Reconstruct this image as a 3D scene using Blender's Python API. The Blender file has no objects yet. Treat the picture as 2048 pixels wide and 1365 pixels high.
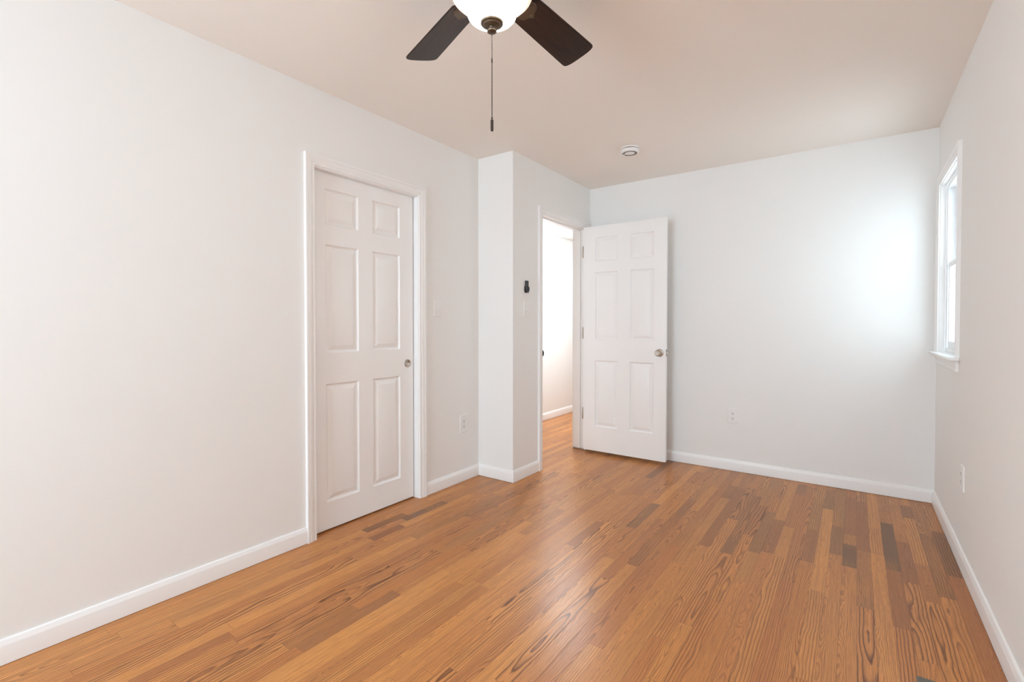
import bpy, bmesh, math, random
from mathutils import Vector, Matrix
random.seed(7)
S = bpy.context.scene
PI = math.pi

# ------------------------------------------------------------------ camera
CAM_Z = 1.168
cd = bpy.data.cameras.new('camera')
cam = bpy.data.objects.new('camera', cd)
S.collection.objects.link(cam)
S.camera = cam
cd.sensor_width = 36.0
cd.lens = 962.79 / 2048 * 36.0
cd.shift_x = 0.0
cd.shift_y = -(682.5 - 665.13) / 2048
cd.clip_start = 0.02
cam.location = (0, 0, CAM_Z)
cam.rotation_euler = (math.radians(90 - 0.935), 0, math.radians(35.49))

# ------------------------------------------------------------------ light
w = bpy.data.worlds.new('daylight')
S.world = w
w.use_nodes = True
bg = w.node_tree.nodes['Background']
bg.inputs['Color'].default_value = (0.74, 0.965, 1.13, 1)
bg.inputs['Strength'].default_value = 5.5
S.view_settings.view_transform = 'Standard'
S.view_settings.look = 'None'
S.view_settings.gamma = 1.0
S.view_settings.use_curve_mapping = False
S.view_settings.exposure = 1.62
S.cycles.use_denoising = True
S.cycles.max_bounces = 14
S.cycles.diffuse_bounces = 10
S.cycles.glossy_bounces = 4
S.cycles.transparent_max_bounces = 8
S.cycles.sample_clamp_indirect = 6.0
S.cycles.use_adaptive_sampling = False


def lamp(name, typ, loc, energy, color=(1, 1, 1), rot=(0, 0, 0), **kw):
    ld = bpy.data.lights.new(name, typ)
    ld.energy = energy
    ld.color = color
    for k, v in kw.items():
        setattr(ld, k, v)
    o = bpy.data.objects.new(name, ld)
    S.collection.objects.link(o)
    o.location = loc
    o.rotation_euler = rot
    return o


# ------------------------------------------------------------------ sizes
XL, XE, XR = -2.376, -2.049, 0.430      # closet wall, entry wall, window wall
YR, YB, YD = -2.20, 2.885, 4.143        # rear wall, bump face, back wall
H = 2.44
HX = -3.08                              # far wall of the hall
HY = 8.0
HH = 2.28                               # hall ceiling
WT = 0.12
WR = 0.36                               # outer wall at the side window, deepened unseen to cut grazing daylight

# portals: they only help sampling of the daylight that enters the windows
W2 = (-2.15, -0.85, 0.65, 2.15)         # unseen rear window, placed and sized for its light: x0,x1,z0,z1
W1 = (3.350, 4.033, 0.995, 2.040)       # side window y0,y1,z0,z1
pw = lamp('rear_window_portal', 'AREA', ((W2[0] + W2[1]) / 2, YR - WT - 0.02, (W2[2] + W2[3]) / 2), 1,
          rot=(PI / 2, 0, 0), shape='RECTANGLE', size=W2[1] - W2[0], size_y=W2[3] - W2[2])
pw.data.cycles.is_portal = True
pw = lamp('side_window_portal', 'AREA', (XR + WR + 0.01, (W1[0] + W1[1]) / 2, (W1[2] + W1[3]) / 2), 1,
          rot=(PI / 2, 0, PI / 2), shape='RECTANGLE', size=W1[1] - W1[0], size_y=W1[3] - W1[2])
pw.data.cycles.is_portal = True


# ------------------------------------------------------------------ helpers
def link(name, bm, mat, parent=None, smooth=False, bevel=0.0, kind=None, segs=2, angle=40):
    me = bpy.data.meshes.new(name)
    bmesh.ops.recalc_face_normals(bm, faces=bm.faces)
    bm.to_mesh(me)
    bm.free()
    me.materials.append(mat)
    o = bpy.data.objects.new(name, me)
    S.collection.objects.link(o)
    if parent:
        o.parent = parent
    if smooth:
        for p in me.polygons:
            p.use_smooth = True
        me.set_sharp_from_angle(angle=math.radians(angle))
    if bevel:
        b = o.modifiers.new('bevel', 'BEVEL')
        b.width = bevel
        b.segments = segs
        b.limit_method = 'ANGLE'
        b.angle_limit = math.radians(40)
    if kind:
        o['kind'] = kind
    return o


def thing(name, label, cat, loc=(0, 0, 0), rot=(0, 0, 0), group=None):
    o = bpy.data.objects.new(name, None)
    S.collection.objects.link(o)
    o.location = loc
    o.rotation_euler = rot
    o.empty_display_size = 0.05
    o['label'] = label
    o['category'] = cat
    if group:
        o['group'] = group
    return o


def box(bm, x0, x1, y0, y1, z0, z1, M=None):
    r = bmesh.ops.create_cube(bm, size=1.0)
    for v in r['verts']:
        v.co = Vector((x0 + (v.co.x + .5) * (x1 - x0), y0 + (v.co.y + .5) * (y1 - y0), z0 + (v.co.z + .5) * (z1 - z0)))
        if M:
            v.co = M @ v.co
    return r['verts']


def lathe(bm, prof, n=64, M=None):
    """prof: list of (r, z) from one end to the other, revolved about local z"""
    rings = []
    for r, z in prof:
        if r < 1e-6:
            v = bm.verts.new((0, 0, z))
            rings.append([v])
        else:
            rings.append([bm.verts.new((r * math.cos(2 * PI * i / n), r * math.sin(2 * PI * i / n), z)) for i in range(n)])
    for a, b in zip(rings, rings[1:]):
        for i in range(n):
            j = (i + 1) % n
            if len(a) == 1 and len(b) == 1:
                break
            if len(a) == 1:
                bm.faces.new((a[0], b[j], b[i]))
            elif len(b) == 1:
                bm.faces.new((a[i], a[j], b[0]))
            else:
                bm.faces.new((a[i], a[j], b[j], b[i]))
    vs = [v for r in rings for v in r]
    if M:
        for v in vs:
            v.co = M @ v.co
    return vs


def sweep(bm, prof, A, B, N, cutA=0.0, cutB=0.0):
    """straight moulding: prof (out, up) polygon from floor point A to B; N = direction into the room.
    cutA / cutB shift each end by out*cut (mitres)"""
    A, B, N = Vector(A), Vector(B), Vector(N)
    d = (B - A).normalized()
    ra = [bm.verts.new(A + N * o + Vector((0, 0, u)) - d * (o * cutA)) for o, u in prof]
    rb = [bm.verts.new(B + N * o + Vector((0, 0, u)) + d * (o * cutB)) for o, u in prof]
    n = len(prof)
    for i in range(n):
        j = (i + 1) % n
        bm.faces.new((ra[i], ra[j], rb[j], rb[i]))
    bm.faces.new(ra)
    bm.faces.new(list(reversed(rb)))


# ------------------------------------------------------------------ materials
def mat(name, col, rough=0.5, metal=0.0, spec=0.5, bump=0.0, bscale=300, coat=0.0, var=0.0, vscale=3.0):
    m = bpy.data.materials.new(name)
    m.use_nodes = True
    nt = m.node_tree
    p = nt.nodes['Principled BSDF']
    p.inputs['Base Color'].default_value = (*col, 1)
    p.inputs['Roughness'].default_value = rough
    p.inputs['Metallic'].default_value = metal
    p.inputs['Specular IOR Level'].default_value = spec
    p.inputs['Coat Weight'].default_value = coat
    tc = nt.nodes.new('ShaderNodeTexCoord')
    if bump:
        nz = nt.nodes.new('ShaderNodeTexNoise')
        nz.inputs['Scale'].default_value = bscale
        nz.inputs['Detail'].default_value = 3
        nt.links.new(tc.outputs['Object'], nz.inputs['Vector'])
        b = nt.nodes.new('ShaderNodeBump')
        b.inputs['Strength'].default_value = bump
        b.inputs['Distance'].default_value = 0.002
        nt.links.new(nz.outputs['Fac'], b.inputs['Height'])
        nt.links.new(b.outputs['Normal'], p.inputs['Normal'])
    if var:
        nz = nt.nodes.new('ShaderNodeTexNoise')
        nz.inputs['Scale'].default_value = vscale
        nt.links.new(tc.outputs['Object'], nz.inputs['Vector'])
        mx = nt.nodes.new('ShaderNodeMix')
        mx.data_type = 'RGBA'
        mx.inputs['A'].default_value = (*[c * (1 - var) for c in col], 1)
        mx.inputs['B'].default_value = (*[min(1, c * (1 + var)) for c in col], 1)
        nt.links.new(nz.outputs['Fac'], mx.inputs['Factor'])
        nt.links.new(mx.outputs['Result'], p.inputs['Base Color'])
    return m


M_wall = mat('wall_paint', (0.86, 0.857, 0.845), 0.75, spec=0.25, bump=0.06, bscale=260, var=0.006)
M_ceil = mat('ceiling_paint', (0.88, 0.835, 0.785), 0.9, spec=0.15, bump=0.05, bscale=200, var=0.006)
M_trim = mat('trim_paint', (0.90, 0.895, 0.89), 0.32, spec=0.4, bump=0.02, bscale=120, var=0.004)
M_door = mat('door_paint', (0.91, 0.905, 0.90), 0.30, spec=0.4, bump=0.03, bscale=160, var=0.004)
M_vinyl = mat('window_vinyl', (0.88, 0.89, 0.90), 0.3, spec=0.4, var=0.004)
M_plate = mat('white_plastic', (0.85, 0.84, 0.83), 0.3, spec=0.5, var=0.004)
M_slot = mat('outlet_slot', (0.05, 0.045, 0.04), 0.6, var=0.05)
M_nickel = mat('satin_nickel', (0.50, 0.44, 0.38), 0.24, metal=1.0, bump=0.02, bscale=500, var=0.03)
M_hinge = mat('hinge_nickel', (0.50, 0.43, 0.36), 0.38, metal=1.0, var=0.03)
M_bronze = mat('oiled_bronze', (0.13, 0.095, 0.065), 0.38, metal=0.75, var=0.05)
M_chain = mat('antique_chain', (0.045, 0.032, 0.024), 0.45, metal=0.4, var=0.05)
M_strike = mat('strike_metal', (0.05, 0.05, 0.055), 0.4, metal=0.5, var=0.05)
M_black = mat('black_plastic', (0.012, 0.011, 0.013), 0.4, spec=0.5, var=0.05)
M_button = mat('grey_button', (0.10, 0.10, 0.105), 0.5, var=0.05)
M_register = mat('register_metal', (0.16, 0.15, 0.125), 0.4, metal=0.4, var=0.04)
M_dark = mat('shadow_gap', (0.02, 0.017, 0.015), 0.8, var=0.05)
M_detgrey = mat('detector_grille', (0.20, 0.18, 0.165), 0.6, var=0.03)
M_hallwall = M_wall
M_closet = mat('closet_shade', (0.12, 0.115, 0.11), 0.8, var=0.01)  # closet shade put into the colour so the door gap reads dark


def emis(name, col, strength):
    m = bpy.data.materials.new(name)
    m.use_nodes = True
    nt = m.node_tree
    p = nt.nodes['Principled BSDF']
    p.inputs['Base Color'].default_value = (0.8, 0.8, 0.8, 1)
    p.inputs['Emission Color'].default_value = (*col, 1)
    p.inputs['Emission Strength'].default_value = strength
    return m


M_lens = emis('downlight_lens', (0.95, 0.97, 1.0), 6.0)


def glass_pane():
    m = bpy.data.materials.new('window_glass')
    m.use_nodes = True
    nt = m.node_tree
    nt.nodes.clear()
    out = nt.nodes.new('ShaderNodeOutputMaterial')
    t = nt.nodes.new('ShaderNodeBsdfTransparent')
    t.inputs['Color'].default_value = (0.60, 0.58, 0.56, 1)
    g = nt.nodes.new('ShaderNodeBsdfGlossy')
    g.inputs['Roughness'].default_value = 0.02
    f = nt.nodes.new('ShaderNodeFresnel')
    f.inputs['IOR'].default_value = 1.45
    mx = nt.nodes.new('ShaderNodeMixShader')
    gm = nt.nodes.new('ShaderNodeNewGeometry')
    front = nt.nodes.new('ShaderNodeMath')
    front.operation = 'SUBTRACT'
    front.inputs[0].default_value = 1.0
    nt.links.new(gm.outputs['Backfacing'], front.inputs[1])
    fr = nt.nodes.new('ShaderNodeMath')
    fr.operation = 'MULTIPLY'
    nt.links.new(f.outputs[0], fr.inputs[0])
    nt.links.new(front.outputs[0], fr.inputs[1])
    nt.links.new(fr.outputs[0], mx.inputs[0])
    nt.links.new(t.outputs[0], mx.inputs[1])
    nt.links.new(g.outputs[0], mx.inputs[2])
    nt.links.new(mx.outputs[0], out.inputs[0])
    return m


M_glass = glass_pane()


def bowl_glass():
    # frosted glass lit by the bulb low inside it: brightest at the bottom, cream towards the rim
    m = bpy.data.materials.new('frosted_lit_glass')
    m.use_nodes = True
    nt = m.node_tree
    p = nt.nodes['Principled BSDF']
    p.inputs['Base Color'].default_value = (0.85, 0.78, 0.70, 1)
    p.inputs['Roughness'].default_value = 0.3
    tc = nt.nodes.new('ShaderNodeTexCoord')
    sp = nt.nodes.new('ShaderNodeSeparateXYZ')
    mr = nt.nodes.new('ShaderNodeMapRange')
    mr.interpolation_type = 'SMOOTHSTEP'
    mr.inputs['From Min'].default_value = 2.132
    mr.inputs['From Max'].default_value = 2.166
    mr.inputs['To Min'].default_value = BOWL_L
    mr.inputs['To Max'].default_value = 0.20
    cm = nt.nodes.new('ShaderNodeMapRange')
    cm.inputs['From Min'].default_value = 2.10
    cm.inputs['From Max'].default_value = 2.17
    mx = nt.nodes.new('ShaderNodeMix')
    mx.data_type = 'RGBA'
    mx.inputs['A'].default_value = (0.98, 0.96, 0.91, 1)
    mx.inputs['B'].default_value = (1.0, 0.80, 0.62, 1)
    nt.links.new(tc.outputs['Object'], sp.inputs[0])
    nt.links.new(sp.outputs[2], mr.inputs[0])
    nt.links.new(sp.outputs[2], cm.inputs[0])
    nt.links.new(cm.outputs[0], mx.inputs['Factor'])
    nt.links.new(mx.outputs['Result'], p.inputs['Emission Color'])
    nt.links.new(mr.outputs[0], p.inputs['Emission Strength'])
    return m


BOWL_L = 17.0
M_bowl = bowl_glass()


def blade_wood():
    m = mat('espresso_blade', (0.03, 0.016, 0.010), 0.34, spec=0.24)
    nt = m.node_tree
    p = nt.nodes['Principled BSDF']
    tc = nt.nodes.new('ShaderNodeTexCoord')
    mp = nt.nodes.new('ShaderNodeMapping')
    mp.inputs['Scale'].default_value = (3, 60, 3)
    nz = nt.nodes.new('ShaderNodeTexNoise')
    nz.inputs['Scale'].default_value = 2.0
    nz.inputs['Detail'].default_value = 6
    cr = nt.nodes.new('ShaderNodeValToRGB')
    cr.color_ramp.elements[0].position = 0.3
    cr.color_ramp.elements[0].color = (0.014, 0.0085, 0.007, 1)
    cr.color_ramp.elements[1].position = 0.75
    cr.color_ramp.elements[1].color = (0.042, 0.020, 0.013, 1)
    nt.links.new(tc.outputs['Object'], mp.inputs[0])
    nt.links.new(mp.outputs[0], nz.inputs['Vector'])
    nt.links.new(nz.outputs['Fac'], cr.inputs[0])
    nt.links.new(cr.outputs[0], p.inputs['Base Color'])
    return m


M_blade = blade_wood()


# ------------------------------------------------------------------ oak floor material
def floor_mat():
    m = bpy.data.materials.new('oak_strip_floor')
    m.use_nodes = True
    nt = m.node_tree
    N = nt.nodes
    L = nt.links
    p = N['Principled BSDF']

    def math_(op, a, b=None, c=None, clamp=False):
        n = N.new('ShaderNodeMath')
        n.operation = op
        n.use_clamp = clamp
        for i, v in enumerate((a, b, c)):
            if v is None:
                continue
            if isinstance(v, (int, float)):
                n.inputs[i].default_value = v
            else:
                L.new(v, n.inputs[i])
        return n.outputs[0]

    def attr(name):
        a = N.new('ShaderNodeAttribute')
        a.attribute_name = name
        return a

    def comb(x, y, z):
        c = N.new('ShaderNodeCombineXYZ')
        for i, v in enumerate((x, y, z)):
            if isinstance(v, (int, float)):
                c.inputs[i].default_value = v
            else:
                L.new(v, c.inputs[i])
        return c.outputs[0]

    def noise(vec, scale, detail=2, rough=0.5):
        n = N.new('ShaderNodeTexNoise')
        n.inputs['Scale'].default_value = scale
        n.inputs['Detail'].default_value = detail
        n.inputs['Roughness'].default_value = rough
        L.new(vec, n.inputs['Vector'])
        return n.outputs['Fac']

    def mixc(f, a, b, typ='MIX'):
        n = N.new('ShaderNodeMix')
        n.data_type = 'RGBA'
        n.blend_type = typ
        n.clamp_factor = True
        if isinstance(f, (int, float)):
            n.inputs['Factor'].default_value = f
        else:
            L.new(f, n.inputs['Factor'])
        for k, v in (('A', a), ('B', b)):
            if isinstance(v, tuple):
                n.inputs[k].default_value = (*v, 1)
            else:
                L.new(v, n.inputs[k])
        return n.outputs['Result']

    uv = N.new('ShaderNodeUVMap')
    uv.uv_map = 'plank'
    s = N.new('ShaderNodeSeparateXYZ')
    L.new(uv.outputs[0], s.inputs[0])
    U, V = s.outputs[0], s.outputs[1]          # metres across / along each strip
    rs = N.new('ShaderNodeSeparateColor')
    L.new(attr('rnd').outputs['Color'], rs.inputs[0])
    R1, R2, R3 = rs.outputs[0], rs.outputs[1], rs.outputs[2]
    seed = attr('seed').outputs['Fac']
    plen = attr('plen').outputs['Fac']
    dark = attr('dark').outputs['Fac']
    red = attr('red').outputs['Fac']

    wn = N.new('ShaderNodeTexWhiteNoise')
    wn.noise_dimensions = '1D'
    L.new(seed, wn.inputs['W'])
    rb = wn.outputs['Value']
    # growth rings cut by the board plane
    base = comb(U, V, seed)
    wv = N.new('ShaderNodeVectorMath')
    wv.operation = 'MULTIPLY'
    L.new(base, wv.inputs[0])
    wv.inputs[1].default_value = (6.0, 2.0, 1.0)
    w1 = noise(wv.outputs[0], 1.0, 2, 0.5)
    wv2 = N.new('ShaderNodeVectorMath')
    wv2.operation = 'MULTIPLY'
    L.new(base, wv2.inputs[0])
    wv2.inputs[1].default_value = (60.0, 14.0, 1.0)
    w2 = noise(wv2.outputs[0], 1.0, 2, 0.5)
    u0 = math_('MULTIPLY', math_('SUBTRACT', R1, 0.5), 0.10)
    du = math_('SUBTRACT', U, math_('ADD', u0, 0.0285))
    du2 = math_('MULTIPLY', du, du)
    dep = math_('ADD', math_('MULTIPLY', R2, 0.022),
                math_('MULTIPLY', V, math_('MULTIPLY', math_('SUBTRACT', R3, 0.5), 0.09)))
    dep = math_('ADD', dep, math_('MULTIPLY', math_('SUBTRACT', w1, 0.5), 0.075))
    rad = math_('SQRT', math_('ADD', du2, math_('MULTIPLY', dep, dep)))
    rad = math_('ADD', rad, math_('MULTIPLY', math_('SUBTRACT', w2, 0.5), 0.0045))
    ring = math_('FRACT', math_('MULTIPLY', rad, math_('ADD', 85.0, math_('MULTIPLY', math_('MULTIPLY', rb, rb), 230.0))))
    cr = N.new('ShaderNodeValToRGB')
    e = cr.color_ramp.elements
    e[0].position = 0.0
    e[0].color = (0.0, 0, 0, 1)
    e[1].position = 1.0
    e[1].color = (0.0, 0, 0, 1)
    for pos, v in ((0.45, 0.12), (0.74, 0.75), (0.86, 1.0), (0.95, 0.35)):
        x = e.new(pos)
        x.color = (v, v, v, 1)
    L.new(ring, cr.inputs[0])
    ringf = cr.outputs[0]
    # pores: short streaks along the board
    pv = N.new('ShaderNodeVectorMath')
    pv.operation = 'MULTIPLY'
    L.new(base, pv.inputs[0])
    pv.inputs[1].default_value = (620.0, 16.0, 3.0)
    pores = noise(pv.outputs[0], 1.0, 3, 0.65)
    poref = math_('MULTIPLY', math_('SUBTRACT', pores, 0.47, clamp=True), 3.6, clamp=True)
    sv = N.new('ShaderNodeVectorMath')
    sv.operation = 'MULTIPLY'
    L.new(base, sv.inputs[0])
    sv.inputs[1].default_value = (170.0, 2.6, 5.0)
    streak = noise(sv.outputs[0], 1.0, 2, 0.5)
    bl = noise(wv.outputs[0], 0.55, 3, 0.6)

    light = (0.780, 0.345, 0.100)
    mid = (0.590, 0.232, 0.068)
    col = mixc(math_('MULTIPLY', R1, 1.0), light, mid)
    col = mixc(math_('MULTIPLY', math_('SUBTRACT', R3, 0.55, clamp=True), 0.75), col, (0.40, 0.140, 0.062))
    # dark mineral boards / reddish boards
    col = mixc(math_('MULTIPLY', math_('MULTIPLY', dark, math_('MULTIPLY', math_('SUBTRACT', bl, 0.18, clamp=True), 3.0, clamp=True)), 1.0, clamp=True), col, (0.165, 0.098, 0.050))
    col = mixc(math_('MULTIPLY', red, 0.5), col, (0.25, 0.090, 0.045))
    stamt = math_('MULTIPLY', math_('SUBTRACT', streak, 0.42, clamp=True), 1.3)
    col = mixc(stamt, col, (0.26, 0.100, 0.040))
    col = mixc(math_('MULTIPLY', poref, 0.55), col, (0.17, 0.060, 0.026))
    rstr = math_('MULTIPLY', math_('ADD', 0.58, math_('MULTIPLY', R2, 0.40)), math_('SUBTRACT', 1.0, math_('MULTIPLY', rb, 0.62)))
    col = mixc(math_('MULTIPLY', ringf, rstr), col, (0.105, 0.033, 0.015))
    # knots
    vo = N.new('ShaderNodeTexVoronoi')
    vo.inputs['Scale'].default_value = 1.0
    kv = N.new('ShaderNodeVectorMath')
    kv.operation = 'MULTIPLY'
    L.new(base, kv.inputs[0])
    kv.inputs[1].default_value = (3.0, 1.6, 1.0)
    L.new(kv.outputs[0], vo.inputs['Vector'])
    kf = math_('SUBTRACT', 1.0, math_('MULTIPLY', vo.outputs['Distance'], 45.0), clamp=True)
    col = mixc(math_('MULTIPLY', kf, 0.8), col, (0.06, 0.025, 0.012))
    # seams
    dx = math_('MINIMUM', U, math_('SUBTRACT', 0.0572, U))
    dy = math_('MINIMUM', V, math_('SUBTRACT', plen, V))
    dd = math_('MINIMUM', dx, dy)
    seam = math_('SUBTRACT', 1.0, math_('DIVIDE', dd, 0.0009), clamp=True)
    col = mixc(math_('MULTIPLY', seam, 0.72), col, (0.10, 0.038, 0.016))
    L.new(col, p.inputs['Base Color'])
    rg = math_('ADD', 0.24, math_('MULTIPLY', pores, 0.14))
    L.new(rg, p.inputs['Roughness'])
    p.inputs['Specular IOR Level'].default_value = 0.33
    b = N.new('ShaderNodeBump')
    b.inputs['Strength'].default_value = 0.35
    b.inputs['Distance'].default_value = 0.0006
    hgt = math_('SUBTRACT', 1.0, math_('ADD', math_('MULTIPLY', seam, 0.8), math_('MULTIPLY', poref, 0.18)))
    L.new(hgt, b.inputs['Height'])
    L.new(b.outputs['Normal'], p.inputs['Normal'])
    return m


M_floor = floor_mat()

# ------------------------------------------------------------------ floor (strip boards)
forced = [(-2.248, 1.713, 2.013, 1), (-2.203, 1.955, 2.307, 2), (-2.150, 1.668, 1.891, 3), (-0.113, 3.622, 4.065, 1),
          (-0.080, 2.930, 3.341, 1), (0.153, 2.896, 3.563, 2), (-0.300, 3.818, 4.081, 1), (-0.426, 2.714, 3.357, 1),
          (-0.524, 2.619, 2.819, 1), (0.006, 2.813, 3.100, 2), (0.283, 3.732, 3.978, 1), (0.328, 2.733, 3.482, 1),
          (0.064, 3.056, 3.900, 3), (0.401, 2.987, 3.581, 1), (-0.708, 3.453, 3.745, 1), (-0.191, 2.757, 3.207, 3),
          (-1.615, 0.95, 1.400, 3), (-1.063, 2.636, 3.080, 1), (-1.251, 3.570, 4.222, 1),
          (-0.36, 2.75, 3.25, 3), (0.220, 2.80, 3.30, 3), (-0.02, 3.25, 3.95, 3)]


def build_floor():
    PW = 0.0572
    x0 = HX - 0.05
    nrow = int((XR + 0.03 - x0) / PW) + 1
    y0, y1 = YR - 0.1, HY + 0.05
    rnd = random.Random(11)
    planks = []
    for r in range(nrow):
        xa = x0 + r * PW
        xc = xa + PW / 2
        fs = sorted([f for f in forced if abs(f[0] - xc) <= PW / 2], key=lambda f: f[1])
        y = y0 - rnd.random() * 0.8
        while y < y1:
            ln = rnd.choice((0.35, 0.5, 0.7, 0.9, 1.1, 1.4)) * (0.85 + rnd.random() * 0.3)
            nxt = next((f for f in fs if f[1] >= y - 1e-6), None)
            ye = y + ln
            if nxt is not None and nxt[1] < ye + 0.25:
                if nxt[1] > y + 1e-6:
                    planks.append((xa, y, nxt[1], 0))
                planks.append((xa, nxt[1], nxt[2], nxt[3]))
                y = nxt[2]
                continue
            planks.append((xa, y, ye, 0))
            y = ye
    bm = bmesh.new()
    uvl = bm.loops.layers.uv.new('plank')
    rows = []
    for xa, a, b, t in planks:
        vs = [bm.verts.new(c) for c in ((xa, a, 0), (xa + PW, a, 0), (xa + PW, b, 0), (xa, b, 0))]
        f = bm.faces.new(vs)
        for lp, c in zip(f.loops, ((0, 0), (PW, 0), (PW, b - a), (0, b - a))):
            lp[uvl].uv = c
        # the boards near the back right of the room are browner than the rest
        rows.append((xa, a, b, t))
    me = bpy.data.meshes.new('floor')
    bm.to_mesh(me)
    bm.free()
    me.attributes.new('rnd', 'FLOAT_COLOR', 'FACE')
    for nm in ('seed', 'plen', 'dark', 'red'):
        me.attributes.new(nm, 'FLOAT', 'FACE')
    at, sd, pl, dk, rd = [me.attributes[nm] for nm in ('rnd', 'seed', 'plen', 'dark', 'red')]
    for i, (xa, a, b, t) in enumerate(rows):
        at.data[i].color = (rnd.random(), rnd.random(), rnd.random(), 1)
        sd.data[i].value = rnd.random() * 90
        pl.data[i].value = b - a
        d = {0: 0.0, 1: 0.62, 2: 0.9, 3: 0.25}[t]
        ym = (a + b) / 2
        if t == 0:
            q = rnd.random()
            if xa > -0.9 and 2.6 < ym < 4.3:
                d = 0.10 + 0.35 * q * q
            elif ym > 2.3:
                d = 0.30 * q if q > 0.75 else 0.03
            elif q > 0.96:
                d = 0.35
        dk.data[i].value = d
        rd.data[i].value = 0.9 if t == 3 else (0.45 * rnd.random() if rnd.random() > 0.85 else 0.0)
    me.materials.append(M_floor)
    o = bpy.data.objects.new('floor', me)
    S.collection.objects.link(o)
    o['kind'] = 'structure'
    # seated on a thin slab so that the joints have something below them
    bm = bmesh.new()
    box(bm, x0, XR + 0.15, y0, y1, -0.06, -0.002)
    link('floor_slab', bm, M_dark, kind='structure')


build_floor()


# ------------------------------------------------------------------ shell
def structure(name, boxes, m=M_wall):
    bm = bmesh.new()
    for b in boxes:
        box(bm, *b)
    return link(name, bm, m, kind='structure')


PJ0, PJ1, PT = 1.497, 2.257, 2.020         # pocket door clear opening y0,y1,top
structure('wall_left', [
    (XL - WT, XL, YR - WT, PJ0 - 0.015, 0, H),
    (XL - WT, XL, PJ1 + 0.015, YB, 0, H),
    (XL - WT, XL, PJ0 - 0.015, PJ1 + 0.015, PT + 0.015, H)])
EY0, EY1, ET = 3.284, 4.034, 2.047         # entry clear opening
structure('wall_bump', [(HX - WT, XE, YB, YB + 0.115, 0, H), (XE - 0.115, XE, YB + 0.115, EY0 - 0.018, 0, H)])
structure('wall_entry', [(XE - 0.115, XE, EY0 - 0.018, EY1 + 0.018, ET + 0.018, H),
                         (XE - 0.115, XE, EY1 + 0.018, YD, 0, H)])
structure('wall_back', [(XE - 0.115, XR + WR, YD, YD + WT, 0, H)])
structure('wall_right', [
    (XR, XR + WR, YR - WT, W1[0] - 0.015, 0, H),
    (XR, XR + WR, W1[1] + 0.015, YD, 0, H),
    (XR, XR + WR, W1[0] - 0.015, W1[1] + 0.015, 0, W1[2] - 0.01),
    (XR, XR + WR, W1[0] - 0.015, W1[1] + 0.015, W1[3] + 0.015, H)])
structure('wall_rear', [
    (XL, W2[0], YR - WT, YR, 0, H), (W2[1], XR, YR - WT, YR, 0, H),
    (W2[0], W2[1], YR - WT, YR, 0, W2[2]), (W2[0], W2[1], YR - WT, YR, W2[3], H)])
structure('ceiling', [(HX - WT, XR + WR, YR - WT, YD + WT, H, H + 0.1)], M_ceil)
# hall and closet
structure('wall_hall_far', [(HX - WT, HX, YB + 0.115, HY, 0, HH + 0.1)])
structure('wall_hall_near', [(XE - 0.115, XE, YD + WT, HY, 0, HH + 0.1)])
structure('wall_hall_end', [(HX - WT, XE, HY, HY + WT, 0, HH + 0.1)])
structure('ceiling_hall', [(HX, XE - 0.115, YB + 0.115, HY, HH, HH + 0.1)],
          mat('hall_ceiling_paint', (0.82, 0.815, 0.81), 0.9, spec=0.15, var=0.004))
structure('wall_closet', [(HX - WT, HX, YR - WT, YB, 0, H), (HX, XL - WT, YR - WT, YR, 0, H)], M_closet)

# ------------------------------------------------------------------ baseboards
BP = [(0, 0.002), (0.014, 0.002), (0.014, 0.063), (0.0125, 0.070), (0.0095, 0.0745), (0.0085, 0.081), (0.006, 0.0845), (0, 0.086)]


def baseboard(name, segs):
    bm = bmesh.new()
    for s in segs:
        sweep(bm, BP, *s)
    o = link(name, bm, M_trim, smooth=True, angle=30, kind='structure')
    return o


baseboard('baseboard_left', [((XL, YR, 0), (XL, 1.439, 0), (1, 0, 0)), ((XL, 2.315, 0), (XL, YB, 0), (1, 0, 0), 0, -1)])
baseboard('baseboard_bump', [((XL, YB, 0), (XE, YB, 0), (0, -1, 0), -1, 1)])
baseboard('baseboard_entry', [((XE, YB, 0), (XE, 3.226, 0), (1, 0, 0), 1, 0)])
baseboard('baseboard_back', [((XE, YD, 0), (XR, YD, 0), (0, -1, 0), 0, -1)])
baseboard('baseboard_right', [((XR, YR, 0), (XR, YD, 0), (-1, 0, 0), 0, -1)])
baseboard('baseboard_rear', [((XL, YR, 0), (XR, YR, 0), (0, 1, 0))])
baseboard('baseboard_hall', [((HX, YB + 0.115, 0), (HX, HY, 0), (1, 0, 0))])
baseboard('baseboard_hall_near', [((XE - 0.115, YD + WT, 0), (XE - 0.115, HY, 0), (-1, 0, 0))])

# ------------------------------------------------------------------ casings
# profile: (distance from the opening edge outwards, projection from the wall)
CP = [(0.0, 0.0), (0.0, 0.009), (0.004, 0.0115), (0.012, 0.0115), (0.015, 0.009), (0.018, 0.0105), (0.026, 0.015), (0.040, 0.0165),
      (0.044, 0.0145), (0.047, 0.0175), (0.060, 0.018), (0.062, 0.016), (0.062, 0.0)]
CP = [(a * 0.057 / 0.062, b) for a, b in CP]


def casing(bm, plane_pt, s0, s1, z0, z1, to3, prof=CP, closed_bottom=False):
    """moulding around an opening s0..s1, up to z1, legs start at z0. to3(s, z, out) -> world"""
    loops = []
    for wd, h in prof:
        pts = [(s0 - wd, z0), (s0 - wd, z1 + wd), (s1 + wd, z1 + wd), (s1 + wd, z0)]
        loops.append([bm.verts.new(to3(s, z, h)) for s, z in pts])
    for a, b in zip(loops, loops[1:] + loops[:1]):
        for i in range(3):
            bm.faces.new((a[i], a[i + 1], b[i + 1], b[i]))
    bm.faces.new([l[0] for l in loops])
    bm.faces.new([l[3] for l in loops])


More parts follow.
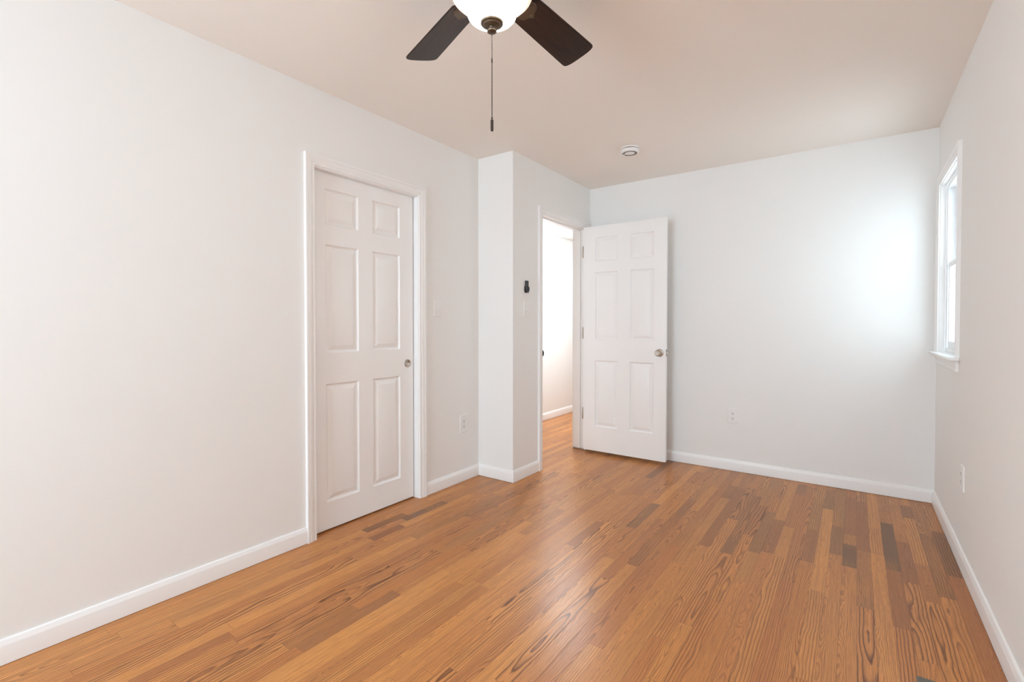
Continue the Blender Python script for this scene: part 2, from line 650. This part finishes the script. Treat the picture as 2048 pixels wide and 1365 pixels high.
# pocket door opening
bm = bmesh.new()
casing(bm, None, PJ0, PJ1, 0, PT + 0.004, lambda s, z, o: (XL + o, s, z))
link('trim_1', bm, M_trim, smooth=True, angle=25, kind='structure')
# jambs: the left one is split so that the door can slide into the wall
bm = bmesh.new()
box(bm, XL - 0.036, XL + 0.001, PJ0 - 0.014, PJ0 + 0.004, 0, PT + 0.015)
box(bm, XL - WT, XL - 0.079, PJ0 - 0.014, PJ0 + 0.004, 0, PT + 0.015)
box(bm, XL - WT, XL + 0.001, PJ1 - 0.004, PJ1 + 0.014, 0, PT + 0.015)
box(bm, XL - 0.036, XL + 0.001, PJ0 + 0.004, PJ1 - 0.004, PT - 0.003, PT + 0.015)
box(bm, XL - WT, XL - 0.079, PJ0 + 0.004, PJ1 - 0.004, PT - 0.003, PT + 0.015)
link('trim_2', bm, M_trim, bevel=0.001, kind='structure')

# entry opening
bm = bmesh.new()
casing(bm, None, EY0, EY1, 0, ET + 0.004, lambda s, z, o: (XE + o, s, z))
link('trim_3', bm, M_trim, smooth=True, angle=25, kind='structure')
bm = bmesh.new()
casing(bm, None, EY0, EY1, 0, ET + 0.004, lambda s, z, o: (XE - 0.115 - o, s, z))
link('trim_4', bm, M_trim, smooth=True, angle=25, kind='structure')
bm = bmesh.new()
box(bm, XE - 0.116, XE + 0.001, EY0 - 0.017, EY0, 0, ET + 0.017)
box(bm, XE - 0.116, XE + 0.001, EY1, EY1 + 0.017, 0.012, ET + 0.017)
box(bm, XE - 0.116, XE + 0.001, EY0, EY1, ET, ET + 0.017)
# stops
box(bm, XE - 0.075, XE - 0.040, EY0, EY0 + 0.011, 0, ET)
box(bm, XE - 0.075, XE - 0.040, EY1 - 0.011, EY1, 0.012, ET)
box(bm, XE - 0.075, XE - 0.040, EY0 + 0.011, EY1 - 0.011, ET - 0.011, ET)
link('trim_5', bm, M_trim, bevel=0.0015, kind='structure')

# strike plate with its rounded lip on the latch-side jamb
sp = thing('strike_plate', 'dark metal strike plate on the jamb of the bright hall doorway', 'strike plate', (XE - 0.018, EY0, 0.936))
bm = bmesh.new()
n = 20
ra, rb_ = [], []
for i in range(n + 1):                       # half-round lip that reaches past the casing
    t = -1 + 2 * i / n
    x = 0.018 + 0.0205 * math.sqrt(max(0, 1 - t * t))
    ra.append(bm.verts.new((x, 0.0004, 0.029 * t)))
    rb_.append(bm.verts.new((x, 0.0030, 0.029 * t)))
for x, z in ((-0.022, 0.029), (-0.022, -0.029)):
    ra.append(bm.verts.new((x, 0.0004, z)))
    rb_.append(bm.verts.new((x, 0.0030, z)))
bm.faces.new(ra)
bm.faces.new(list(reversed(rb_)))
for i in range(len(ra)):
    j = (i + 1) % len(ra)
    bm.faces.new((ra[i], ra[j], rb_[j], rb_[i]))
link('plate', bm, M_strike, sp, smooth=True, angle=30)


# ------------------------------------------------------------------ six panel doors
def rect_loops(bm, x0, x1, z0, z1, ysgn, t2, to):
    prof = [(0.0, 0.0), (0.0025, -0.0035), (0.006, -0.0090), (0.010, -0.0112), (0.015, -0.0115), (0.039, -0.0022), (0.041, -0.0018)]
    prev = None
    for ins, h in prof:
        y = ysgn * (t2 + h)
        cur = [bm.verts.new(to(x0 + ins, y, z0 + ins)), bm.verts.new(to(x1 - ins, y, z0 + ins)),
               bm.verts.new(to(x1 - ins, y, z1 - ins)), bm.verts.new(to(x0 + ins, y, z1 - ins))]
        if prev:
            for i in range(4):
                j = (i + 1) % 4
                bm.faces.new((prev[i], prev[j], cur[j], cur[i]))
        prev = cur
    bm.faces.new(prev)


def panel_door(w, h, t, cols, rows, to):
    """slab 0..w (x), 0..h (z), thickness t about y=0, panels at every cols x rows"""
    bm = bmesh.new()
    xs = sorted({0, w, *[c for k in cols for c in k]})
    zs = sorted({0, h, *[c for k in rows for c in k]})
    for sg in (1, -1):
        for xa, xb in zip(xs, xs[1:]):
            for za, zb in zip(zs, zs[1:]):
                if (xa, xb) in cols and (za, zb) in rows:
                    rect_loops(bm, xa, xb, za, zb, sg, t / 2, to)
                else:
                    bm.faces.new([bm.verts.new(to(a, sg * t / 2, b)) for a, b in ((xa, za), (xb, za), (xb, zb), (xa, zb))])
    for a, b in (((0, 0), (w, 0)), ((w, 0), (w, h)), ((w, h), (0, h)), ((0, h), (0, 0))):
        bm.faces.new([bm.verts.new(to(a[0], -t / 2, a[1])), bm.verts.new(to(b[0], -t / 2, b[1])),
                      bm.verts.new(to(b[0], t / 2, b[1])), bm.verts.new(to(a[0], t / 2, a[1]))])
    bmesh.ops.remove_doubles(bm, verts=bm.verts, dist=1e-5)
    return bm


# pocket door: slab in the wall plane; x runs along +Y
D0, D1 = 1.5015, 2.244
DX = XL - 0.040 - 0.0175
cols = [(1.591 - D0, 1.811 - D0), (1.914 - D0, 2.131 - D0)]
rows = [(0.163 - .009, 0.832 - .009), (1.007 - .009, 1.617 - .009), (1.728 - .009, 1.929 - .009)]
bm = panel_door(D1 - D0, 2.016, 0.035, cols, rows, lambda x, y, z: (y, x, z))
pd = link('door_1', bm, M_door, smooth=True, angle=15, kind='structure')
pd.location = (DX, D0, 0.009)
pd['label'] = 'closed white six-panel pocket door with a round flush pull'
# flush pull
bm = bmesh.new()
Mx = Matrix.Translation((0.0175, 2.195 - D0, 0.911 - 0.009)) @ Matrix.Rotation(PI / 2, 4, 'Y')
lathe(bm, [(0.0, 0.0004), (0.0155, 0.0004), (0.0175, 0.0012), (0.0190, 0.0028), (0.0245, 0.0030), (0.0262, 0.0018), (0.0265, 0.0), (0.0, 0.0)], 40, Mx)
o = link('door_pull', bm, M_nickel, pd, smooth=True, angle=35)
o['label'] = 'round satin nickel flush pull'

# entry door, swung open nearly parallel to the back wall
EW, EH = 0.752, 2.021
EX0, EYF = -2.020, 3.957
cols = [(0.113, 0.331), (0.441, 0.652)]
rows = [(0.222, 0.817), (1.003, 1.608), (1.706, 1.918)]
bm = panel_door(EW, EH, 0.035, cols, rows, lambda x, y, z: (x, y, z))
ed = link('door_2', bm, M_door, smooth=True, angle=15, kind='structure')
ed.location = (EX0, EYF + 0.0175, 0.028)
ed['label'] = 'open white six-panel door with a nickel knob and three hinges'


def knob_set(parent, x, z, sg, name='door_knob'):
    bm = bmesh.new()
    Mx = Matrix.Translation((x, sg * 0.0175, z)) @ Matrix.Rotation(-sg * PI / 2, 4, 'X')
    lathe(bm, [(0, 0), (0.0325, 0), (0.0330, 0.002), (0.0300, 0.0065), (0.0210, 0.0095), (0.0135, 0.011), (0.0120, 0.014), (0.0120, 0.024),
               (0.0155, 0.028), (0.0225, 0.034), (0.0262, 0.042), (0.0265, 0.050), (0.0245, 0.057), (0.0205, 0.0605), (0.0190, 0.0595),
               (0.0, 0.0590)], 48, Mx)
    k = link(name, bm, M_nickel, parent, smooth=True, angle=32)
    k['label'] = 'round satin nickel knob'
    return k


knob_set(ed, -1.318 - EX0, 0.933 - 0.028, -1)
knob_set(ed, -1.318 - EX0, 0.933 - 0.028, 1, 'door_knob')
bm = bmesh.new()
box(bm, EW - 0.0005, EW + 0.0018, -0.0125, 0.0125, 0.905 - 0.0285, 0.905 + 0.0285)
lt = link('latch_plate', bm, M_nickel, ed, bevel=0.0006)
bm = bmesh.new()
vs = box(bm, EW + 0.001, EW + 0.0125, -0.0065, 0.0065, 0.905 - 0.007, 0.905 + 0.007)
for v in vs:
    if v.co.x > EW + 0.01 and v.co.y > 0:
        v.co.x -= 0.009
link('latch_bolt', bm, M_nickel, lt, bevel=0.0006)
for z in (1.828, 1.091, 0.356):
    bm = bmesh.new()
    lathe(bm, [(0, -0.052), (0.004, -0.052), (0.0056, -0.0495), (0.0066, -0.048), (0.0066, -0.0165), (0.0060, -0.0160), (0.0066, -0.0155), (0.0066, 0.0155), (0.0060, 0.016), (0.0066, 0.0165), (0.0066, 0.048),
               (0.0056, 0.0495), (0.004, 0.052), (0, 0.052)], 20,
          Matrix.Translation((-0.0085, -0.012, z - 0.028)))
    box(bm, -0.0040, -0.0010, -0.012, 0.0175, z - 0.028 - 0.044, z - 0.028 + 0.044)
    link('hinge', bm, M_hinge, ed, smooth=True, angle=35)

# ------------------------------------------------------------------ side window
bm = bmesh.new()
casing(bm, None, W1[0], W1[1], 0.998, W1[3], lambda s, z, o: (XR - o, s, z))
link('trim_6', bm, M_trim, smooth=True, angle=25, kind='structure')
bm = bmesh.new()   # jamb extension
box(bm, XR - 0.001, XR + 0.028, W1[0] - 0.014, W1[0] + 0.004, 0.997, W1[3] + 0.014)
box(bm, XR - 0.001, XR + 0.028, W1[1] - 0.004, W1[1] + 0.014, 0.997, W1[3] + 0.014)
box(bm, XR - 0.001, XR + 0.028, W1[0] + 0.004, W1[1] - 0.004, W1[3] - 0.004, W1[3] + 0.014)
link('trim_7', bm, M_trim, bevel=0.001, kind='structure')

bm = bmesh.new()   # vinyl master frame
fx0, fx1 = XR + 0.028, XR + 0.110
for (a, b, c, d) in ((W1[0] + 0.004, W1[0] + 0.026, W1[2], W1[3] - 0.004), (W1[1] - 0.026, W1[1] - 0.004, W1[2], W1[3] - 0.004)):
    box(bm, fx0, fx1, a, b, c, d)
box(bm, fx0, fx1, W1[0] + 0.026, W1[1] - 0.026, W1[3] - 0.030, W1[3] - 0.004)
box(bm, fx0, fx1, W1[0] + 0.026, W1[1] - 0.026, W1[2], W1[2] + 0.030)
# parting beads in both side tracks
for yy, sgn in ((W1[0] + 0.026, 1), (W1[1] - 0.026, -1)):
    for xx in (XR + 0.030, XR + 0.066, XR + 0.103):
        ya, yb = sorted((yy, yy + sgn * 0.008))
        box(bm, xx, xx + 0.005, ya, yb, W1[2] + 0.03, W1[3] - 0.03)
win = link('window_1', bm, M_vinyl, bevel=0.001, kind='structure')
win['label'] = 'white double-hung window near the back corner of the right wall'


def sash(name, x0, x1, z0, z1, rb, rt):
    ya, yb = W1[0] + 0.036, W1[1] - 0.036
    bm = bmesh.new()
    st = 0.036
    box(bm, x0, x1, ya, ya + st, z0, z1)
    box(bm, x0, x1, yb - st, yb, z0, z1)
    box(bm, x0, x1, ya + st, yb - st, z0, z0 + rb)
    box(bm, x0, x1, ya + st, yb - st, z1 - rt, z1)
    s = link(name, bm, M_vinyl, win, bevel=0.003)
    bm = bmesh.new()
    xm = (x0 + x1) / 2
    box(bm, xm - 0.002, xm + 0.002, ya + st - 0.004, yb - st + 0.004, z0 + rb - 0.004, z1 - rt + 0.004)
    link('pane', bm, M_glass, s)
    return s


lo = sash('lower_sash', XR + 0.037, XR + 0.064, 1.014, 1.552, 0.052, 0.034)
up = sash('upper_sash', XR + 0.073, XR + 0.100, 1.518, 2.010, 0.034, 0.040)
bm = bmesh.new()
box(bm, XR + 0.040, XR + 0.062, 3.66, 3.72, 1.552, 1.558)
box(bm, XR + 0.034, XR + 0.056, 3.68, 3.70, 1.558, 1.570)
link('sash_lock', bm, M_vinyl, lo, bevel=0.003)

# stool and apron
bm = bmesh.new()
box(bm, XR - 0.045, XR, 3.272, 4.106, 0.982, 0.998)
box(bm, XR, XR + 0.032, W1[0] + 0.001, W1[1] - 0.001, 0.982, 0.998)
link('window_sill', bm, M_trim, bevel=0.006, segs=3, kind='structure')
bm = bmesh.new()
sweep(bm, [(0, 0.926), (0.010, 0.926), (0.014, 0.930), (0.014, 0.938), (0.009, 0.943), (0.011, 0.950), (0.016, 0.964), (0.016, 0.982), (0, 0.982)],
      (XR, 3.318, 0), (XR, 4.070, 0), (-1, 0, 0))
link('trim_8', bm, M_trim, smooth=True, angle=25, kind='structure')

# unseen rear window, placed and sized to balance the room light: frame, mullion, meeting rails
bm = bmesh.new()
for a, b in ((W2[0], W2[0] + 0.05), ((W2[0] + W2[1]) / 2 - 0.03, (W2[0] + W2[1]) / 2 + 0.03), (W2[1] - 0.05, W2[1])):
    box(bm, a, b, YR - 0.09, YR - 0.04, W2[2], W2[3])
for a, b in ((W2[2], W2[2] + 0.05), (1.43, 1.47), (W2[3] - 0.05, W2[3])):
    box(bm, W2[0] + 0.05, (W2[0] + W2[1]) / 2 - 0.03, YR - 0.09, YR - 0.04, a, b)
    box(bm, (W2[0] + W2[1]) / 2 + 0.03, W2[1] - 0.05, YR - 0.09, YR - 0.04, a, b)
link('window_2', bm, M_vinyl, bevel=0.002, kind='structure')
bm = bmesh.new()
casing(bm, None, W2[0], W2[1], W2[2], W2[3], lambda s, z, o: (s, YR + o, z))
link('trim_9', bm, M_trim, smooth=True, angle=25, kind='structure')


# ------------------------------------------------------------------ wall plates (local: x across, z up, -y into room)
def plate_root(name, label, cat, loc, rz, group=None):
    return thing(name, label, cat, loc, (0, 0, rz), group)


def plate_bm(w, h):
    bm = bmesh.new()
    t = 0.0055
    a = [bm.verts.new((sx * w / 2, 0, sz * h / 2)) for sx, sz in ((-1, -1), (1, -1), (1, 1), (-1, 1))]
    b = [bm.verts.new((sx * (w / 2 - .0006), -t * .55, sz * (h / 2 - .0006))) for sx, sz in ((-1, -1), (1, -1), (1, 1), (-1, 1))]
    c = [bm.verts.new((sx * (w / 2 - .004), -t, sz * (h / 2 - .004))) for sx, sz in ((-1, -1), (1, -1), (1, 1), (-1, 1))]
    for p, q in ((a, b), (b, c)):
        for i in range(4):
            j = (i + 1) % 4
            bm.faces.new((p[i], p[j], q[j], q[i]))
    bm.faces.new(c)
    bm.faces.new(list(reversed(a)))
    return bm


def screw(parent, x, z):
    bm = bmesh.new()
    lathe(bm, [(0, 0.0016), (0.002, 0.0014), (0.0034, 0.0004), (0.0034, -0.001), (0, -0.001)], 16,
          Matrix.Translation((x, -0.0055, z)) @ Matrix.Rotation(PI / 2, 4, 'X'))
    link('screw', bm, M_plate, parent, smooth=True)


def switch(label, loc, rz, group=None):
    r = plate_root('light_switch', label, 'light switch', loc, rz, group)
    link('cover_plate', plate_bm(0.074, 0.121), M_plate, r)
    bm = bmesh.new()
    box(bm, -0.0052, 0.0052, -0.0060, -0.0045, -0.012, 0.012)
    link('toggle_slot', bm, M_plate, r)
    bm = bmesh.new()
    M = Matrix.Translation((0, -0.006, -0.001)) @ Matrix.Rotation(math.radians(28), 4, 'X')
    box(bm, -0.0042, 0.0042, -0.013, 0.0, -0.0045, 0.0045, M)
    link('toggle', bm, M_plate, r, bevel=0.001)
    screw(r, 0, 0.030)
    screw(r, 0, -0.030)
    return r


def outlet(label, loc, rz, h=0.121, w=0.078):
    r = plate_root('power_outlet', label, 'outlet', loc, rz)
    link('cover_plate', plate_bm(w, h), M_plate, r)
    for s in (1, -1):
        bm = bmesh.new()
        n = 28
        ring0, ring1 = [], []
        for i in range(n):
            a = 2 * PI * i / n
            x = max(-0.0168, min(0.0168, 0.0178 * math.cos(a)))
            z = max(-0.0128, min(0.0128, 0.0172 * math.sin(a))) + s * 0.0195
            ring0.append(bm.verts.new((x, -0.0050, z)))
            ring1.append(bm.verts.new((x * 0.97, -0.0074, z)))
        for i in range(n):
            j = (i + 1) % n
            bm.faces.new((ring0[i], ring0[j], ring1[j], ring1[i]))
        bm.faces.new(ring1)
        bm.faces.new(list(reversed(ring0)))
        f = link('socket', bm, M_plate, r, smooth=True, angle=30)
        bm = bmesh.new()
        box(bm, -0.0078, -0.0052, -0.0078, -0.0070, s * 0.0195 - 0.0005, s * 0.0195 + 0.0085)
        box(bm, 0.0052, 0.0078, -0.0078, -0.0070, s * 0.0195 - 0.0005, s * 0.0195 + 0.0075)
        lathe(bm, [(0, 0.0003), (0.0034, 0.0003), (0.0034, -0.0005), (0, -0.0005)], 14,
              Matrix.Translation((0, -0.0074, s * 0.0195 - 0.0070)) @ Matrix.Rotation(PI / 2, 4, 'X'))
        link('slots', bm, M_slot, f)
    screw(r, 0, 0)
    return r


RL = PI / 2        # a plate whose front faces +x
switch('white toggle switch just right of the pocket door casing', (XL, 2.436, 1.283), RL)
switch('white toggle switch below the black remote, beside the hall doorway', (XE, 3.062, 1.288), RL)
outlet('white duplex outlet low on the left wall, between pocket door and bump-out', (XL, 2.706, 0.427), RL, 0.134)
outlet('white duplex outlet low on the back wall, right of the open door', (-0.789, YD, 0.438), 0)
outlet('white outlet low on the right wall under the window, seen edge-on', (XR, 3.145, 0.427), -PI / 2)

# ------------------------------------------------------------------ fan remote in its wall holder
h = thing('remote_holder', 'black plastic cradle on the wall holding the fan remote', 'remote holder', (XE, 3.056, 1.440), (0, 0, RL))
bm = bmesh.new()
box(bm, -0.019, 0.019, -0.003, 0.0, -0.028, 0.020)
box(bm, -0.0215, -0.0175, -0.018, 0.0, -0.018, 0.016)
box(bm, 0.0175, 0.0215, -0.018, 0.0, -0.018, 0.016)
box(bm, -0.0215, 0.0215, -0.0195, -0.0165, -0.018, 0.014)
box(bm, -0.017, 0.017, -0.018, 0.0, -0.030, -0.024)
link('cradle', bm, M_black, h, bevel=0.0012)
h2 = thing('remote_control', 'black handheld fan remote standing in its wall cradle', 'remote control', (XE, 3.056, 1.4175), (0, 0, RL))
bm = bmesh.new()
box(bm, -0.0165, 0.0165, -0.0160, -0.0035, 0.0, 0.084)
link('body', bm, M_black, h2, bevel=0.003)
for i, (x, z) in enumerate([(-0.007, 0.073), (0.007, 0.073), (-0.007, 0.061), (0.007, 0.061), (0, 0.050)]):
    bm = bmesh.new()
    lathe(bm, [(0, 0.0012), (0.003, 0.001), (0.0038, 0), (0, 0)], 14, Matrix.Translation((x, -0.0160, z)) @ Matrix.Rotation(PI / 2, 4, 'X'))
    link('button', bm, M_button, h2, smooth=True)

# ------------------------------------------------------------------ smoke detector
sdx, sdy = -1.335, 3.335
sd = thing('smoke_detector', 'round white smoke detector on the ceiling', 'smoke detector', (sdx, sdy, H))
bm = bmesh.new()
lathe(bm, [(0, 0), (0.066, 0), (0.067, -0.002), (0.067, -0.009), (0.064, -0.011), (0, -0.011)], 56)
link('base_plate', bm, M_plate, sd, smooth=True, angle=35)
bm = bmesh.new()
lathe(bm, [(0, -0.010), (0.060, -0.010), (0.060, -0.016), (0, -0.016)], 48)
link('vent_gap', bm, M_detgrey, sd, smooth=True, angle=35)
for q in range(4):
    bm = bmesh.new()
    for i in range(7):
        box(bm, 0.0592, 0.0622, -0.0013, 0.0013, -0.0158, -0.0105, Matrix.Rotation(2 * PI * (q * 15 + i) / 60, 4, 'Z'))
    for i in range(6):
        box(bm, 0.0592, 0.0604, -0.0045, 0.0045, -0.0120, -0.0106, Matrix.Rotation(2 * PI * (q * 15 + i + 0.5) / 60, 4, 'Z'))
    link('vent_slot', bm, M_slot, sd)
bm = bmesh.new()
lathe(bm, [(0, -0.0155), (0.0645, -0.0155), (0.0655, -0.0175), (0.0635, -0.030), (0.060, -0.0355), (0.053, -0.0385), (0.052, -0.0375), (0, -0.0375)], 56)
body = link('cover', bm, M_plate, sd, smooth=True, angle=35)
bm = bmesh.new()
n = 60
for i in range(n):
    if 27 <= i <= 31:
        continue
    a0, a1 = 2 * PI * i / n, 2 * PI * (i + 1) / n
    bm.faces.new([bm.verts.new((r * math.cos(a), r * math.sin(a), -0.0382)) for r, a in ((0.036, a0), (0.051, a0), (0.051, a1), (0.036, a1))])
bmesh.ops.remove_doubles(bm, verts=bm.verts, dist=1e-5)
bmesh.ops.solidify(bm, geom=bm.faces[:], thickness=0.0006)
link('sounder_grille', bm, M_detgrey, sd)
bm = bmesh.new()
lathe(bm, [(0, -0.0415), (0.024, -0.0412), (0.030, -0.040), (0.033, -0.0376), (0, -0.0374)], 48)
link('test_button', bm, M_plate, sd, smooth=True, angle=35)

# ------------------------------------------------------------------ floor register
rg = thing('floor_register', 'dark grey-green metal floor register near the right wall', 'floor vent', (0.245, 1.916, 0))
bm = bmesh.new()
rw, rl = 0.070, 0.150
o0 = [(-rw, -rl), (rw, -rl), (rw, rl), (-rw, rl)]
i0 = [(-rw + .006, -rl + .006), (rw - .006, -rl + .006), (rw - .006, rl - .006), (-rw + .006, rl - .006)]
i1 = [(-rw + .024, -rl + .024), (rw - .024, -rl + .024), (rw - .024, rl - .024), (-rw + .024, rl - .024)]
A = [bm.verts.new((x, y, 0.0006)) for x, y in o0]
B = [bm.verts.new((x, y, 0.005)) for x, y in i0]
C_ = [bm.verts.new((x, y, 0.005)) for x, y in i1]
D_ = [bm.verts.new((x, y, 0.001)) for x, y in i1]
for p_, q_ in ((A, B), (B, C_), (C_, D_)):
    for i in range(4):
        j = (i + 1) % 4
        bm.faces.new((p_[i], p_[j], q_[j], q_[i]))
link('flange', bm, M_register, rg, smooth=True, angle=25)
bm = bmesh.new()
for k in range(11):
    y = -0.118 + k * 0.0236
    M = Matrix.Translation((0, y, 0.003)) @ Matrix.Rotation(math.radians(35), 4, 'X')
    box(bm, -0.046, 0.046, -0.0065, 0.0065, -0.0008, 0.0008, M)
box(bm, -0.0015, 0.0015, -0.126, 0.126, 0.002, 0.0048)
link('louvres', bm, M_register, rg)
bm = bmesh.new()
box(bm, -0.046, 0.046, -0.126, 0.126, 0.0004, 0.0010)  # dark sheet stands in for the shade inside the duct
link('duct_shade', bm, M_dark, rg)

# ------------------------------------------------------------------ hall downlights
for x, y in [(-2.685, 4.86)]:
    t = thing('recessed_light', 'small bright round downlight in the hall ceiling beyond the doorway', 'ceiling light', (x, y, HH))
    bm = bmesh.new()
    lathe(bm, [(0.050, -0.003), (0.055, -0.004), (0.072, -0.003), (0.074, 0.0), (0.050, 0.0), (0.050, -0.003)], 40)
    link('trim_ring', bm, M_plate, t, smooth=True)
    bm = bmesh.new()
    lathe(bm, [(0, -0.0025), (0.0495, -0.0025), (0.0495, -0.0005), (0, -0.0005)], 32)
    link('lens', bm, M_lens, t)
    lamp('downlight_glow', 'AREA', (x, y, HH - 0.012), 9.5, (0.90, 0.96, 1.0), shape='DISK', size=0.10)

# ------------------------------------------------------------------ ceiling fan
FX, FY = -0.9214, 1.1855
fan = thing('ceiling_fan', 'dark bronze ceiling fan with espresso blades, lit frosted bowl and pull chain', 'ceiling fan', (FX, FY, 0))
bm = bmesh.new()
lathe(bm, [(0, H), (0.068, H), (0.070, H - 0.006), (0.066, H - 0.030), (0.050, H - 0.048), (0.030, H - 0.054), (0.030, H - 0.075), (0, H - 0.075)], 56)
link('canopy', bm, M_bronze, fan, smooth=True, angle=35)
bm = bmesh.new()
lathe(bm, [(0, 2.372), (0.050, 2.372), (0.085, 2.360), (0.112, 2.335), (0.118, 2.310), (0.118, 2.275), (0.108, 2.258), (0.075, 2.250), (0, 2.250)], 64)
link('motor_housing', bm, M_bronze, fan, smooth=True, angle=35)
bm = bmesh.new()
lathe(bm, [(0, 2.252), (0.055, 2.252), (0.055, 2.222), (0.066, 2.214), (0.120, 2.206), (0.128, 2.200), (0.128, 2.192), (0, 2.192)], 64)
link('light_fitter', bm, M_bronze, fan, smooth=True, angle=35)
# bell-shaped glass
BPF = [(0.122, 2.200), (0.128, 2.196), (0.1275, 2.188), (0.123, 2.177), (0.114, 2.168), (0.102, 2.160), (0.092, 2.1545), (0.0845, 2.149),
       (0.0805, 2.143), (0.0785, 2.135), (0.0770, 2.127), (0.0735, 2.118), (0.0665, 2.110), (0.056, 2.1035), (0.042, 2.0990), (0.02, 2.0965), (0, 2.096)]
bm = bmesh.new()
lathe(bm, BPF, 96)
for f in bm.faces:
    f.smooth = True
bowl = link('glass_bowl', bm, M_bowl, fan, smooth=True, angle=80)
bowl['label'] = 'lit frosted white glass bowl'
# finial
bm = bmesh.new()
lathe(bm, [(0, 2.0990), (0.0350, 2.1005), (0.0362, 2.0975), (0.0340, 2.0940), (0.0285, 2.0925), (0.0260, 2.0890), (0.0170, 2.0860), (0.0095, 2.0850),
           (0.0085, 2.0825), (0.0102, 2.0805), (0.0088, 2.0790), (0.0130, 2.0775), (0.0152, 2.0745), (0.0142, 2.0705), (0.0095, 2.0675), (0.0, 2.0665)], 48)
link('finial', bm, M_bronze, fan, smooth=True, angle=35)
# beaded pull chain
bm = bmesh.new()
z = 2.067
k = 0
while z > 1.806:
    r = bmesh.ops.create_icosphere(bm, subdivisions=1, radius=0.0021)
    for v in r['verts']:
        v.co += Vector((0, 0, z))
    z -= 0.0043
for za, zb in ((2.068, 1.804),):
    lathe(bm, [(0, za), (0.0011, za), (0.0011, zb), (0, zb)], 8)
ch = link('pull_chain', bm, M_chain, fan, smooth=True, angle=60)
bm = bmesh.new()
lathe(bm, [(0, 1.993), (0.0016, 1.992), (0.0026, 1.988), (0.0026, 1.979), (0.0016, 1.975), (0, 1.974)], 14)
link('connector', bm, M_chain, ch, smooth=True)
bm = bmesh.new()
lathe(bm, [(0, 1.811), (0.0022, 1.810), (0.0028, 1.806), (0.0022, 1.8035), (0.0040, 1.802), (0.0046, 1.799), (0.0046, 1.772), (0.0040, 1.768), (0.0022, 1.7662), (0, 1.766)], 20)
link('pull_fob', bm, M_chain, ch, smooth=True, angle=45)

# blades
BR, BW, BPITCH = 0.5446, 0.0619, -0.268


def blade_outline():
    def hw(s):
        return BW * (1 + 0.59 * (s - 0.35))
    pts = []
    s0 = 0.150
    # rounded root
    pts.append((s0, -hw(s0) * 0.80))
    pts.append((s0 + 0.012, -hw(s0)))
    st = BR - 0.030
    for s in (0.25, 0.35, 0.45):
        pts.append((s, -hw(s)))
    W = hw(st)
    # tip: gently bowed end with rounded corners
    for i in range(0, 25):
        a = -PI / 2 + PI * i / 24
        sn = math.sin(a)
        pts.append((st + 0.030 * max(0.0, math.cos(a)) ** 0.55, W * math.copysign(abs(sn) ** 0.62, sn)))
    for s in (0.45, 0.35, 0.25):
        pts.append((s, hw(s)))
    pts.append((s0 + 0.012, hw(s0)))
    pts.append((s0, hw(s0) * 0.80))
    return pts


def make_blade():
    bm = bmesh.new()
    pts = blade_outline()
    top = [bm.verts.new((x, y, 0.003)) for x, y in pts]
    bot = [bm.verts.new((x, y, -0.003)) for x, y in pts]
    bm.faces.new(top)
    bm.faces.new(list(reversed(bot)))
    n = len(pts)
    for i in range(n):
        j = (i + 1) % n
        bm.faces.new((top[i], bot[i], bot[j], top[j]))
    b = link('blade', bm, M_blade, fan, bevel=0.0012)
    # bronze blade iron, under the blade root
    bm = bmesh.new()
    out = [(0.085, -0.014), (0.120, -0.012), (0.140, -0.020), (0.158, -0.034), (0.182, -0.040), (0.200, -0.032), (0.208, -0.014), (0.222, 0.0),
           (0.208, 0.014), (0.200, 0.032), (0.182, 0.040), (0.158, 0.034), (0.140, 0.020), (0.120, 0.012), (0.085, 0.014)]
    t_ = [bm.verts.new((x, y, -0.0032)) for x, y in out]
    u_ = [bm.verts.new((x * 1.0, y * 0.9, -0.0080)) for x, y in out]
    bm.faces.new(t_)
    bm.faces.new(list(reversed(u_)))
    n = len(out)
    for i in range(n):
        j = (i + 1) % n
        bm.faces.new((t_[i], u_[i], u_[j], t_[j]))
    for sx, sy in ((0.172, -0.024), (0.172, 0.024), (0.206, 0.0)):
        lathe(bm, [(0, -0.0115), (0.003, -0.011), (0.0048, -0.0085), (0.0048, -0.0075), (0, -0.0075)], 14, Matrix.Translation((sx, sy, 0)))
    # riser up to the motor
    box(bm, 0.082, 0.100, -0.013, 0.013, -0.008, 0.022)
    iron = link('blade_bracket', bm, M_bronze, b, bevel=0.001)
    return b, iron


b0, ir0 = make_blade()
AZ = math.radians(87.9)
for k in range(5):
    if k == 0:
        b, ir = b0, ir0
    else:
        b = b0.copy()
        ir = ir0.copy()
        S.collection.objects.link(b)
        S.collection.objects.link(ir)
        b.parent = fan
        ir.parent = b
    a = AZ + k * 2 * PI / 5
    M = Matrix.Translation((0, 0, 2.2302)) @ Matrix.Rotation(a, 4, 'Z') @ Matrix.Rotation(BPITCH, 4, 'X')
    b.matrix_local = M
